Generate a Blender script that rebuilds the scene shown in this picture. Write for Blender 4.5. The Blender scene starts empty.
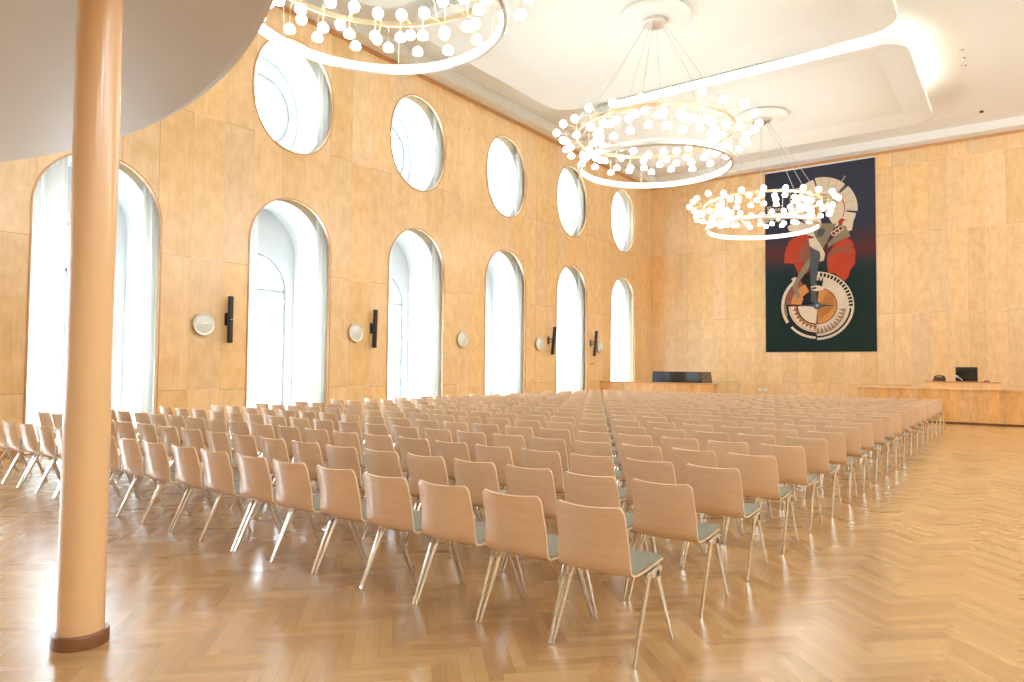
import bpy, bmesh, math, random
from mathutils import Vector, Matrix, geometry
random.seed(7)
PI = math.pi
C = bpy.context.scene.collection
scene = bpy.context.scene

# ------------------------------------------------------------------ dimensions (metres)
WX = -13.06          # face of the window wall
FY = 27.92           # face of the far wall
RX = 7.5             # right wall
BY = -9.0            # back wall
WT = 9.46            # top of the timber panelling
CZ = 9.75            # main ceiling
W0, DW, HW = 5.397, 3.974, 1.053
ZT = 5.205
OT, OB = 8.828, 6.277
MAS0, MAS1, MAS2 = 0.40, 1.40, 1.62   # masonry: start, end of reveal, outside

# ------------------------------------------------------------------ helpers
def link(o, parent=None):
    C.objects.link(o)
    if parent is not None:
        o.parent = parent
    return o

def obj(name, bm, mat, parent=None, smooth=True, angle=None):
    me = bpy.data.meshes.new(name)
    bm.normal_update()
    bm.to_mesh(me); bm.free()
    for m in (mat if isinstance(mat, (list, tuple)) else [mat]):
        me.materials.append(m)
    if smooth:
        for p in me.polygons: p.use_smooth = True
        try: me.set_sharp_from_angle(angle=math.radians(angle or 35))
        except Exception: pass
    o = bpy.data.objects.new(name, me)
    return link(o, parent)

def tag(o, label, cat, group=None):
    o['label'] = label; o['category'] = cat
    if group: o['group'] = group
    return o

def thing(name, label, cat, loc=(0, 0, 0), rz=0, group=None):
    o = bpy.data.objects.new(name, None); o.empty_display_size = .1
    C.objects.link(o); o.location = loc; o.rotation_euler = (0, 0, rz)
    return tag(o, label, cat, group)

def struct(o):
    o['kind'] = 'structure'; return o

def sroot(name, loc=(0, 0, 0)):
    o = bpy.data.objects.new(name, None); o.location = loc
    C.objects.link(o); o['kind'] = 'structure'; return o

def box(bm, x0, x1, y0, y1, z0, z1, mi=0, bev=0):
    vs = [bm.verts.new((x, y, z)) for x in (x0, x1) for y in (y0, y1) for z in (z0, z1)]
    f = [(0, 1, 3, 2), (4, 6, 7, 5), (0, 4, 5, 1), (2, 3, 7, 6), (0, 2, 6, 4), (1, 5, 7, 3)]
    fs = [bm.faces.new([vs[i] for i in q]) for q in f]
    for q in fs: q.material_index = mi
    if bev:
        es = list({e for q in fs for e in q.edges})
        bmesh.ops.bevel(bm, geom=es, offset=bev, segments=2, affect='EDGES', profile=.5)
    return fs

def ring_verts(bm, c, u, v, r, n, ru=1.0):
    return [bm.verts.new(c + u * (r * ru * math.cos(2 * PI * i / n)) + v * (r * math.sin(2 * PI * i / n))) for i in range(n)]

def tube(bm, pts, rads, n=8, cap=True, mi=0, ru=1.0):
    pts = [Vector(p) for p in pts]
    if not isinstance(rads, (list, tuple)): rads = [rads] * len(pts)
    rings = []; prev = None
    for i, p in enumerate(pts):
        a = pts[max(i - 1, 0)]; b = pts[min(i + 1, len(pts) - 1)]
        t = (b - a).normalized()
        if prev is None:
            ref = Vector((1, 0, 0)) if abs(t.x) < .9 else Vector((0, 1, 0))
            u = (ref - t * ref.dot(t)).normalized()
        else:
            u = (prev - t * prev.dot(t)).normalized()
        prev = u; v = t.cross(u)
        rings.append(ring_verts(bm, p, u, v, rads[i], n, ru))
    for a, b in zip(rings, rings[1:]):
        for i in range(n):
            f = bm.faces.new((a[i], a[(i + 1) % n], b[(i + 1) % n], b[i])); f.material_index = mi
    if cap:
        f = bm.faces.new(rings[0][::-1]); f.material_index = mi
        f = bm.faces.new(rings[-1]); f.material_index = mi

def lathe(bm, prof, n=32, c=(0, 0, 0), mi=0, closed=False):
    """prof: list of (r, z) ; r==0 gives poles"""
    c = Vector(c); rings = []
    for r, z in prof:
        if r < 1e-6: rings.append([bm.verts.new(c + Vector((0, 0, z)))])
        else: rings.append([bm.verts.new(c + Vector((r * math.cos(2 * PI * i / n), r * math.sin(2 * PI * i / n), z))) for i in range(n)])
    pairs = list(zip(rings, rings[1:])) + ([(rings[-1], rings[0])] if closed else [])
    for a, b in pairs:
        for i in range(n):
            j = (i + 1) % n
            if len(a) == 1 and len(b) == 1: continue
            if len(a) == 1: f = bm.faces.new((a[0], b[j], b[i]))
            elif len(b) == 1: f = bm.faces.new((a[i], a[j], b[0]))
            else: f = bm.faces.new((a[i], a[j], b[j], b[i]))
            f.material_index = mi
    bmesh.ops.recalc_face_normals(bm, faces=bm.faces[:])

def plate(bm, outer, holes, to3, d0, d1, mi=0, side_mi=None, outer_sides=True):
    """flat plate with holes; 2-D outlines (a,b) mapped by to3(a,b,d)"""
    side_mi = mi if side_mi is None else side_mi
    loops = [outer] + holes
    tris = geometry.tessellate_polygon([[Vector((a, b, 0)) for a, b in L] for L in loops])
    flat = [p for L in loops for p in L]
    V0 = [bm.verts.new(to3(a, b, d0)) for a, b in flat]
    V1 = [bm.verts.new(to3(a, b, d1)) for a, b in flat]
    for t in tris:
        for V, k in ((V0, 1), (V1, -1)):
            try:
                f = bm.faces.new([V[i] for i in t][::k]); f.material_index = mi
            except ValueError: pass
    s = 0
    for li, L in enumerate(loops):
        n = len(L)
        if li or outer_sides:
            for i in range(n):
                j = (i + 1) % n
                f = bm.faces.new((V0[s + i], V0[s + j], V1[s + j], V1[s + i])); f.material_index = side_mi
        s += n
    bmesh.ops.recalc_face_normals(bm, faces=bm.faces[:])

def arch(c, hw, z0, zt, n=28):
    L = [(c - hw, z0), (c + hw, z0)]
    for i in range(n + 1):
        a = PI * i / n; L.append((c + hw * math.cos(a), zt - hw + hw * math.sin(a)))
    return L

def oval(c, hw, zb, zt, n=40):
    # stadium-like oval (upright, softly squared)
    zc = (zb + zt) / 2; hz = (zt - zb) / 2; L = []
    for i in range(n):
        a = 2 * PI * i / n; ca, sa = math.cos(a), math.sin(a); e = .92
        L.append((c + hw * math.copysign(abs(ca) ** e, ca), zc + hz * math.copysign(abs(sa) ** e, sa)))
    return L

# ------------------------------------------------------------------ materials
class NT:
    def __init__(s, name):
        s.m = bpy.data.materials.new(name); s.m.use_nodes = True
        s.t = s.m.node_tree; s.n = s.t.nodes; s.b = s.n['Principled BSDF']
    def new(s, typ, **kw):
        x = s.n.new(typ)
        for k, v in kw.items(): setattr(x, k, v)
        return x
    def ln(s, a, b): s.t.links.new(a, b)
    def put(s, sock, v):
        if isinstance(v, bpy.types.NodeSocket): s.ln(v, sock)
        else: sock.default_value = v
    def M(s, op, a, b=None, c=None):
        x = s.new('ShaderNodeMath', operation=op); s.put(x.inputs[0], a)
        if b is not None: s.put(x.inputs[1], b)
        if c is not None: s.put(x.inputs[2], c)
        return x.outputs[0]
    def pos(s, kind='Position'):
        if kind == 'Position': return s.new('ShaderNodeNewGeometry').outputs['Position']
        return s.new('ShaderNodeTexCoord').outputs[kind]
    def xyz(s, v):
        x = s.new('ShaderNodeSeparateXYZ'); s.ln(v, x.inputs[0]); return x.outputs
    def comb(s, a, b, c=0.0):
        x = s.new('ShaderNodeCombineXYZ')
        for i, v in enumerate((a, b, c)): s.put(x.inputs[i], v)
        return x.outputs[0]
    def noise(s, vec, scale, detail=2, rough=.5):
        x = s.new('ShaderNodeTexNoise'); s.ln(vec, x.inputs['Vector'])
        x.inputs['Scale'].default_value = scale; x.inputs['Detail'].default_value = detail
        x.inputs['Roughness'].default_value = rough; return x.outputs['Fac']
    def white(s, vec):
        x = s.new('ShaderNodeTexWhiteNoise'); s.ln(vec, x.inputs['Vector']); return x.outputs['Value']
    def ramp(s, f, stops, interp='LINEAR'):
        x = s.new('ShaderNodeValToRGB'); s.put(x.inputs[0], f); cr = x.color_ramp; cr.interpolation = interp
        while len(cr.elements) < len(stops): cr.elements.new(.5)
        for e, (p, c) in zip(cr.elements, stops): e.position = p; e.color = (*c, 1)
        return x.outputs[0]
    def mix(s, f, a, b, blend='MIX'):
        x = s.new('ShaderNodeMix', data_type='RGBA', blend_type=blend)
        s.put(x.inputs[0], f)
        for i, v in ((6, a), (7, b)):
            if isinstance(v, tuple): x.inputs[i].default_value = (*v[:3], 1)
            else: s.ln(v, x.inputs[i])
        return x.outputs[2]
    def bump(s, h, strength=.2, dist=.01):
        x = s.new('ShaderNodeBump'); s.ln(h, x.inputs['Height']); x.inputs['Strength'].default_value = strength
        x.inputs['Distance'].default_value = dist; s.ln(x.outputs[0], s.b.inputs['Normal'])
    def set(s, **kw):
        for k, v in kw.items():
            i = s.b.inputs[k.replace('_', ' ')]
            if isinstance(v, tuple) and len(v) == 3: v = (*v, 1)
            s.put(i, v)
        return s

def plain(name, col, rough=.5, metal=0, coat=0, var=0.03, scale=6, spec=.5):
    s = NT(name); p = s.pos('Object')
    n = s.noise(p, scale, 3)
    a = tuple(max(0, c * (1 - var)) for c in col); b = tuple(min(1, c * (1 + var)) for c in col)
    s.set(Base_Color=s.mix(n, a, b), Roughness=rough, Metallic=metal, Coat_Weight=coat, Specular_IOR_Level=spec)
    s.b.inputs['Coat Roughness'].default_value = .15
    return s.m

def emit(name, col, strength):
    s = NT(name); s.set(Base_Color=(.9, .9, .88), Roughness=.4, Emission_Color=col, Emission_Strength=strength)
    return s.m

def panel_wood(name, axis, offset, pitch, rows, dark, light, hv=.12, line=.007, rough=.33, coat=.25):
    s = NT(name); o = s.xyz(s.pos()); a = o[axis]; z = o[2]
    t = s.M('DIVIDE', s.M('SUBTRACT', a, offset), pitch)
    col = s.M('FLOOR', t); fr = s.M('SUBTRACT', t, col)
    edge = s.M('MULTIPLY', s.M('MINIMUM', fr, s.M('SUBTRACT', 1.0, fr)), pitch)
    ln_ = s.M('LESS_THAN', edge, line)
    row = 0.0; hl = None
    for r in rows:
        row = s.M('ADD', row, s.M('GREATER_THAN', z, r))
        h = s.M('LESS_THAN', s.M('ABSOLUTE', s.M('SUBTRACT', z, r)), line)
        hl = h if hl is None else s.M('MAXIMUM', hl, h)
    allL = s.M('MAXIMUM', ln_, hl)
    w = s.white(s.comb(col, row, 3.3)); w2 = s.white(s.comb(row, col, 9.1))
    # grain, offset per panel
    gv = s.comb(s.M('ADD', s.M('MULTIPLY', a, 26.0), s.M('MULTIPLY', w, 50.0)), s.M('MULTIPLY', z, 1.6), w)
    g = s.noise(gv, 1.0, 4, .6)
    bv = s.comb(s.M('ADD', s.M('MULTIPLY', a, 3.2), s.M('MULTIPLY', w2, 40.0)), s.M('MULTIPLY', z, 2.2), w2)
    burl = s.noise(bv, 1.4, 5, .65)
    f = s.M('ADD', s.M('MULTIPLY', g, .35), s.M('MULTIPLY', burl, .65))
    c = s.ramp(f, [(.36, dark), (.6, light)])
    k = s.M('ADD', 1 - hv, s.M('MULTIPLY', w, 2 * hv))
    hs = s.new('ShaderNodeHueSaturation'); s.ln(c, hs.inputs['Color']); s.ln(k, hs.inputs['Value'])
    s.ln(s.M('ADD', .92, s.M('MULTIPLY', w2, .16)), hs.inputs['Saturation'])
    lw = s.white(s.comb(col, 7.7, 1.0))
    lc = s.mix(s.M('GREATER_THAN', lw, .55), tuple(x * .62 for x in dark), (.88, .70, .48))
    s.set(Base_Color=s.mix(s.M('MULTIPLY', allL, .75), hs.outputs[0], lc), Roughness=rough, Coat_Weight=coat)
    s.b.inputs['Coat Roughness'].default_value = .2
    s.bump(s.M('SUBTRACT', 1.0, allL), .25, .004)
    return s.m

WDK, WLT = (.76, .49, .225), (.88, .62, .325)
M = {}
M['wall_l'] = panel_wood('birch_window_wall', 1, W0 + DW / 12, DW / 6, (1.0, 3.6, 6.48), WDK, WLT, hv=.05)
M['wall_f'] = panel_wood('birch_far_wall', 0, -4.2, .552, (1.0, 3.55, 6.4, 8.86), (.75, .49, .235), (.87, .62, .335), hv=.055)
M['counter'] = panel_wood('birch_counter', 0, -4.2, .23, (.08,), (.66, .335, .11), (.80, .48, .20), hv=.09, line=.002)
M['wood_edge'] = plain('birch_edge', (.58, .30, .11), .35, coat=.3, var=.15, scale=20)
M['plaster'] = plain('white_plaster', (.80, .82, .81), .8, var=.01)
M['reveal'] = plain('reveal_paint', (.74, .76, .75), .8, var=.01)
M['outer_wall'] = plain('grey_render', (.62, .64, .64), .8, var=.01)
M['ceiling'] = plain('ceiling_paint', (.82, .83, .79), .75, var=.01)
M['soffit'] = plain('soffit_paint', (.84, .85, .83), .8, var=.01)
M['panel'] = plain('ceiling_panel_paint', (.82, .83, .78), .7, var=.01)
M['balcony'] = plain('balcony_soffit', (.66, .60, .51), .55, var=.02, scale=1.5)
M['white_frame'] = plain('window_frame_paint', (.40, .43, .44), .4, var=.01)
M['chrome'] = plain('polished_chrome', (.84, .84, .82), .09, metal=1, var=.02)
M['silver'] = plain('brushed_silver', (.74, .72, .67), .35, metal=1, var=.04)
M['brass'] = plain('polished_brass', (.80, .66, .44), .3, metal=1, var=.04)
M['black'] = plain('black_plastic', (.012, .012, .013), .35, var=.1)
M['black_gloss'] = plain('black_lacquer', (.010, .011, .013), .12, coat=.5, var=.1)
M['blue_lit'] = plain('blue_lit_lacquer', (.10, .16, .24), .18, coat=.5, var=.1)  # black lacquer with the blue light on the piano end put into its colour
M['knob'] = plain('black_joint', (.02, .018, .016), .4)
M['pad'] = plain('grey_felt', (.27, .265, .205), .92, var=.10, scale=180)
def fabric():
    s = NT('grey_curtain_cloth'); s.set(Base_Color=(.82, .81, .77), Roughness=.95)
    tl = s.new('ShaderNodeBsdfTranslucent'); tl.inputs[0].default_value = (.66, .65, .61, 1)
    mx = s.new('ShaderNodeMixShader'); mx.inputs[0].default_value = .15
    s.ln(s.b.outputs[0], mx.inputs[1]); s.ln(tl.outputs[0], mx.inputs[2]); s.ln(mx.outputs[0], s.n['Material Output'].inputs[0])
    return s.m
M['fabric'] = fabric()
M['paint_column'] = plain('column_paint', (.85, .57, .30), .30, coat=.5, var=.01)
M['base_wood'] = plain('dark_oak_ring', (.23, .085, .03), .4, coat=.3, var=.25, scale=14)
M['white'] = plain('white_plastic', (.85, .85, .83), .4, var=.01)
M['paper'] = plain('paper', (.85, .85, .82), .8)
M['cable'] = plain('steel_cable', (.62, .58, .50), .4, metal=.6)
M['bulb'] = emit('opal_bulb', (1, .98, .92), 5.0)
M['led'] = emit('ring_diffuser', (1, .98, .92), 2.2)
M['strip'] = emit('cove_strip', (1, .98, .92), 1.8)
M['cove'] = emit('cove_light', (1, .98, .92), 4.6)
M['disc_glass'] = plain('frosted_disc', (.74, .78, .72), .3, coat=.5, var=.05)
M['disc_rim'] = plain('pale_rim', (.80, .77, .66), .3, metal=.3)

def beech():
    s = NT('beech_plywood'); p = s.xyz(s.pos('Object'))
    oi = s.new('ShaderNodeObjectInfo').outputs['Random']
    v = s.comb(s.M('MULTIPLY', p[0], 3.0), s.M('ADD', s.M('MULTIPLY', p[1], 20.0), s.M('MULTIPLY', oi, 30.0)), s.M('MULTIPLY', p[2], 55.0))
    g = s.noise(v, 1.0, 4, .65)
    c = s.ramp(g, [(.3, (.77, .53, .335)), (.7, (.83, .615, .42))])
    k = s.M('ADD', .94, s.M('MULTIPLY', oi, .12))
    hs = s.new('ShaderNodeHueSaturation'); s.ln(c, hs.inputs['Color']); s.ln(k, hs.inputs['Value'])
    s.set(Base_Color=hs.outputs[0], Roughness=.34, Coat_Weight=.8)
    s.b.inputs['Coat Roughness'].default_value = .2
    return s.m
M['beech'] = beech()
M['ply_edge'] = plain('plywood_edge', (.80, .60, .40), .5, var=.08, scale=60)

def parquet():
    """herringbone oak: plank width w, length n*w, laid at 45 degrees"""
    s = NT('herringbone_oak'); o = s.xyz(s.pos()); w = .068; n = 7.0
    r = 1 / math.sqrt(2) / w
    X = s.M('MULTIPLY', s.M('ADD', o[0], o[1]), r)
    Y = s.M('MULTIPLY', s.M('SUBTRACT', o[1], o[0]), r)
    X = s.M('ADD', X, 700.0); Y = s.M('ADD', Y, 700.0)
    i = s.M('FLOOR', X); j = s.M('FLOOR', Y)
    fx = s.M('SUBTRACT', X, i); fy = s.M('SUBTRACT', Y, j)
    k = s.M('FLOORED_MODULO', s.M('SUBTRACT', i, j), 2 * n)
    hor = s.M('LESS_THAN', k, n - .5)
    ver = s.M('SUBTRACT', 1.0, hor)
    kv = s.M('SUBTRACT', 2 * n - 1, k)
    # plank id
    idx = s.M('SUBTRACT', i, s.M('MULTIPLY', hor, k))
    idy = s.M('SUBTRACT', j, s.M('MULTIPLY', ver, kv))
    # along / across coordinates
    al = s.M('ADD', s.M('MULTIPLY', hor, s.M('ADD', k, fx)), s.M('MULTIPLY', ver, s.M('ADD', kv, fy)))
    ac = s.M('ADD', s.M('MULTIPLY', hor, fy), s.M('MULTIPLY', ver, fx))
    e1 = s.M('MINIMUM', ac, s.M('SUBTRACT', 1.0, ac)); e2 = s.M('MINIMUM', al, s.M('SUBTRACT', n, al))
    gap = s.M('LESS_THAN', s.M('MINIMUM', e1, e2), .022)
    rnd = s.white(s.comb(idx, idy, hor)); rnd2 = s.white(s.comb(idy, idx, s.M('ADD', hor, 4.0)))
    gv = s.comb(s.M('ADD', s.M('MULTIPLY', al, .35), s.M('MULTIPLY', rnd, 90.0)), s.M('ADD', s.M('MULTIPLY', ac, 5.0), s.M('MULTIPLY', rnd2, 70.0)), hor)
    g = s.noise(gv, 1.0, 4, .65)
    f = s.M('ADD', s.M('MULTIPLY', g, .45), s.M('MULTIPLY', rnd, .42))
    c = s.ramp(f, [(.14, (.40, .215, .072)), (.45, (.56, .33, .125)), (.78, (.69, .45, .205))])
    big = s.noise(s.pos(), .35, 2)
    c = s.mix(s.M('MULTIPLY', big, .25), c, (.66, .44, .22))
    c = s.mix(s.M('MULTIPLY', gap, .55), c, (.26, .13, .05))
    rr = s.M('ADD', .24, s.M('MULTIPLY', rnd2, .14))
    s.set(Base_Color=c, Roughness=rr, Coat_Weight=.8)
    s.b.inputs['Coat Roughness'].default_value = .2
    h = s.M('ADD', s.M('MULTIPLY', s.M('SUBTRACT', 1.0, gap), .6), s.M('MULTIPLY', rnd, .4))
    s.bump(h, .12, .003)
    return s.m
M['floor'] = parquet()

def glass():
    s = NT('window_glass')
    out = s.n['Material Output']; tr = s.new('ShaderNodeBsdfTransparent'); gl = s.new('ShaderNodeBsdfGlossy')
    gl.inputs['Roughness'].default_value = .02; tr.inputs[0].default_value = (.96, .98, .98, 1)
    fr = s.new('ShaderNodeFresnel'); fr.inputs[0].default_value = 1.25
    mx = s.new('ShaderNodeMixShader'); s.ln(fr.outputs[0], mx.inputs[0]); s.ln(tr.outputs[0], mx.inputs[1]); s.ln(gl.outputs[0], mx.inputs[2])
    s.ln(mx.outputs[0], out.inputs[0]); return s.m
M['glass'] = glass()

# ------------------------------------------------------------------ room shell
XL = WX - MAS2
bm = bmesh.new(); box(bm, XL, RX + .1, BY - .1, FY + .1, -.12, 0)
struct(obj('floor', bm, M['floor'], smooth=False))

centers = [W0 + k * DW for k in range(-3, 6)]      # tall arches, the last six are in the photograph
wl = lambda a, b, d: (WX - d, a, b)
arches = [(c, arch(c, HW, 0.02, ZT)) for c in centers]
ovals = [(c, oval(c, HW, OB, OT)) for c in centers]
bm = bmesh.new()
plate(bm, [(BY, 0), (FY, 0), (FY, WT), (BY, WT)], [L for _, L in arches] + [L for _, L in ovals], wl, 0, .07, 0, 1)
struct(obj('wall_left', bm, [M['wall_l'], M['wood_edge']], smooth=False))
bm = bmesh.new()
def grow(L, c, zc, g): return [(a + math.copysign(g, a - c) * (1 if abs(a - c) > .02 else 0), b) for a, b in L]
plate(bm, [(BY, 0), (FY + .1, 0), (FY + .1, CZ + .1), (BY, CZ + .1)],
      [arch(c, HW + .02, 0.02, ZT + .02) for c in centers] + [oval(c, HW + .02, OB - .02, OT + .02) for c in centers], wl, MAS0, MAS1, 0)
struct(obj('wall_left_masonry', bm, M['reveal'], smooth=True, angle=30))
# outer skin that holds the smaller outer windows
GW, GT = .88, 4.18
bm = bmesh.new()
plate(bm, [(BY, 0), (FY + .1, 0), (FY + .1, CZ + .1), (BY, CZ + .1)],
      [arch(c, GW, .35, GT) for c in centers] + [oval(c, .86, 6.75, 8.45) for c in centers], wl, MAS1 + .001, MAS2, 0)
struct(obj('wall_left_outer', bm, M['outer_wall'], smooth=True, angle=30))

bm = bmesh.new(); box(bm, WX - .08, RX + .1, FY, FY + .1, 0, WT)
struct(obj('wall_far', bm, M['wall_f'], smooth=False))
# right wall (out of the picture) with oval openings added to bring in side light, and the back wall
bm = bmesh.new()
wr = lambda a, b, d: (RX + d, a, b)
plate(bm, [(BY, 0), (FY, 0), (FY, CZ + .1), (BY, CZ + .1)],
      [oval(c, HW, OB, OT) for c in centers], wr, 0, .3, 0, 0)
struct(obj('wall_right', bm, M['wall_l'], smooth=False))
bm = bmesh.new(); box(bm, XL, RX + .1, BY - .1, BY, 0, CZ + .1)
struct(obj('wall_back', bm, M['plaster'], smooth=False))
# ceiling and its perimeter soffit
bm = bmesh.new(); box(bm, XL, RX + .4, BY - .1, FY + .2, CZ, CZ + .12)
struct(obj('ceiling', bm, M['ceiling'], smooth=False))
bm = bmesh.new(); box(bm, WX - .45, WX + .45, BY, FY + .1, WT, CZ)
struct(obj('trim_1', bm, M['soffit'], smooth=False))
bm = bmesh.new(); box(bm, WX + .45, RX, FY - .55, FY + .1, WT, CZ)
struct(obj('trim_2', bm, M['soffit'], smooth=False))
# slim timber cornice on the panelling
bm = bmesh.new(); box(bm, WX, WX + .05, BY, FY, WT - .09, WT, bev=.01)
struct(obj('trim_3', bm, M['wood_edge'], smooth=False))
bm = bmesh.new(); box(bm, WX + .05, RX, FY - .05, FY, WT - .09, WT, bev=.01)
struct(obj('trim_4', bm, M['wood_edge'], smooth=False))
# baseboards of the window wall, one between each pair of arches
for k, c in enumerate(centers[:-1] + [None]):
    a0 = (c + HW) if c is not None else centers[-1] + HW
    a1 = (c + DW - HW) if c is not None else FY
    bm = bmesh.new(); box(bm, WX, WX + .02, a0 + .02, a1 - .02, 0, .10, bev=.004)
    struct(obj('baseboard_left', bm, M['wood_edge'], smooth=False))
bm = bmesh.new(); box(bm, -8.85, -4.2, FY - .02, FY, 0, .10, bev=.004)
struct(obj('baseboard_far', bm, M['wood_edge'], smooth=False))

# ------------------------------------------------------------------ windows
def ring_plate(bm, outer, inner, to3, d0, d1): plate(bm, outer, [inner], to3, d0, d1)
for wi, c in enumerate(centers):
    vis = wi >= 3
    root = sroot('window_%d' % (wi - 2 if vis else wi + 20), (0, 0, 0))
    bm = bmesh.new(); ring_plate(bm, arch(c, HW + .025, .0, ZT + .025), arch(c, HW - .004, .02, ZT - .004), wl, -.018, .03)
    obj('window_casing', bm, M['wood_edge'], root, smooth=False)
    bm = bmesh.new(); ring_plate(bm, arch(c, GW + .005, .35, GT + .005), arch(c, GW - .07, .43, GT - .07), wl, MAS1 + .06, MAS1 + .14)
    zb = GT - GW
    box(bm, WX - MAS1 - .14, WX - MAS1 - .06, c - GW + .05, c + GW - .05, zb - .05, zb + .03)
    box(bm, WX - MAS1 - .14, WX - MAS1 - .06, c - .045, c + .045, .40, zb)
    obj('window_frame', bm, M['white_frame'], root, smooth=False)
    bm = bmesh.new(); box(bm, WX - MAS1 - .06, WX - MAS1 + .01, c - GW - .05, c + GW + .05, .30, .36, bev=.008)
    obj('window_sill', bm, M['white_frame'], root, smooth=False)
    bm = bmesh.new(); L = arch(c, GW - .05, .40, GT - .05)
    bm.faces.new([bm.verts.new(wl(a, b, MAS1 + .10)) for a, b in L])
    obj('glass_pane', bm, M['glass'], root, smooth=False)
    for z in (1.2, 2.1, 3.0):
        bm = bmesh.new(); box(bm, WX - MAS1 - .06, WX - MAS1 - .035, c + GW - .06, c + GW - .03, z, z + .09)
        obj('hinge', bm, M['silver'], root, smooth=False)
for wi, c in enumerate(centers):
    if wi < 3: idx = 30 + wi
    else: idx = wi + 4
    root = sroot('window_%d' % idx)
    bm = bmesh.new(); ring_plate(bm, oval(c, HW + .025, OB - .025, OT + .025), oval(c, HW - .004, OB + .004, OT - .004), wl, -.018, .03)
    obj('window_casing', bm, M['wood_edge'], root, smooth=False)
    bm = bmesh.new(); ring_plate(bm, oval(c, .865, 6.745, 8.455), oval(c, .79, 6.82, 8.38), wl, MAS1 + .04, MAS1 + .12)
    obj('window_frame', bm, M['white_frame'], root, smooth=False)
    bm = bmesh.new(); bm.faces.new([bm.verts.new(wl(a, b, MAS1 + .08)) for a, b in oval(c, .81, 6.80, 8.40)])
    obj('glass_pane', bm, M['glass'], root, smooth=False)

# ------------------------------------------------------------------ curtains
def curtain(y0, y1, z0, z1, x, folds, label, group):
    bm = bmesh.new(); n = max(10, int(folds * 10)); rows = 8; V = []
    ph = random.random() * 6
    for i in range(rows + 1):
        t = i / rows; z = z0 + (z1 - z0) * t; r = []
        for j in range(n + 1):
            s_ = j / n
            d = .045 * math.sin(2 * PI * folds * s_ + ph) + .015 * math.sin(5.3 * s_ * folds + 3 * t + ph)
            yy = y0 + (y1 - y0) * s_ + .008 * math.sin(6 * t + j)
            r.append(bm.verts.new((x + d * (1 - .25 * t), yy, z)))
        V.append(r)
    for i in range(rows):
        for j in range(n): bm.faces.new((V[i][j], V[i][j + 1], V[i + 1][j + 1], V[i + 1][j]))
    bmesh.ops.solidify(bm, geom=bm.faces[:], thickness=.006)
    o = obj('curtain', bm, M['fabric'], smooth=True, angle=60)
    return tag(o, label, 'curtain', group)
onames = ['first', 'second', 'third', 'fourth', 'fifth', 'sixth']
for k in range(6):
    c = centers[3 + k]; nm = onames[k]
    where = 'behind the column' if k == 0 else ('beside the far corner' if k == 5 else 'from the column')
    n_in = c - (.46 if k == 0 else .72)
    curtain(c - HW - .12, n_in, .03, WT - 4.0, WX - .24, 3.5 if k else 5, 'grey curtain, near side of the %s tall arched window %s' % (nm, where), 'curtains of the tall arched windows')
    curtain(c + .82, c + HW + .2, .03, WT - 4.0, WX - .24, 3.5, 'grey curtain, far side of the %s tall arched window %s' % (nm, where), 'curtains of the tall arched windows')
    if k:
        curtain(c + .80, c + HW + .15, OB - .35, OT + .3, WX - .24, 3, 'grey curtain on the far side of the oval window above the %s arch' % nm, 'curtains of the oval windows')
        curtain(c - HW - .1, c - .86, OB - .35, OT + .3, WX - .24, 2, 'narrow grey curtain, near side of the oval window above the %s arch' % nm, 'curtains of the oval windows')

# ------------------------------------------------------------------ counters, piano, devices
bm = bmesh.new(); box(bm, WX + .01, -8.60, 23.38, 23.78, 0, .955)
t = thing('wooden_counter', 'pale wooden counter front by the window wall, before the black piano', 'counter')
obj('counter_body', bm, M['counter'], t, smooth=False)
bm = bmesh.new(); box(bm, WX + .01, -8.57, 23.35, 23.82, .955, 1.0, bev=.006)
obj('counter_top', bm, M['wood_edge'], t, smooth=False)
t = thing('wooden_counter', 'long orange-toned wooden counter carrying the laptop riser', 'counter')
bm = bmesh.new(); box(bm, -4.04, RX - .02, 23.33, 25.2, .06, .955)
obj('counter_body', bm, M['counter'], t, smooth=False)
bm = bmesh.new(); box(bm, -4.07, RX - .02, 23.30, 25.2, .955, 1.0, bev=.006)
obj('counter_top', bm, M['counter'], t, smooth=False)
bm = bmesh.new(); box(bm, -4.0, RX - .02, 23.37, 25.1, 0, .06)
obj('plinth', bm, M['base_wood'], t, smooth=False)
bm = bmesh.new(); box(bm, -2.32, -.50, 23.75, 24.6, 1.0, 1.17)
t = thing('desk_riser', 'low wooden riser on the long counter, under the laptop', 'riser')
obj('riser_body', bm, M['wall_f'], t, smooth=False)
bm = bmesh.new(); box(bm, -2.34, -.48, 23.72, 24.63, 1.17, 1.205, bev=.005)
obj('riser_top', bm, M['wood_edge'], t, smooth=False)
# laptop
t = thing('laptop', 'open black laptop facing the hall on the wooden riser', 'laptop', (-1.29, 24.05, 1.205))
bm = bmesh.new(); box(bm, -.27, .27, -.12, .22, 0, .022, bev=.005); obj('laptop_base', bm, M['black'], t)
bm = bmesh.new(); box(bm, -.27, .27, -.015, .015, 0, .40, bev=.006)
bmesh.ops.rotate(bm, verts=bm.verts[:], cent=(0, 0, 0), matrix=Matrix.Rotation(math.radians(8), 3, 'X'))
bmesh.ops.translate(bm, verts=bm.verts[:], vec=(0, -.10, .022)); obj('laptop_lid', bm, M['black_gloss'], t)
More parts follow.
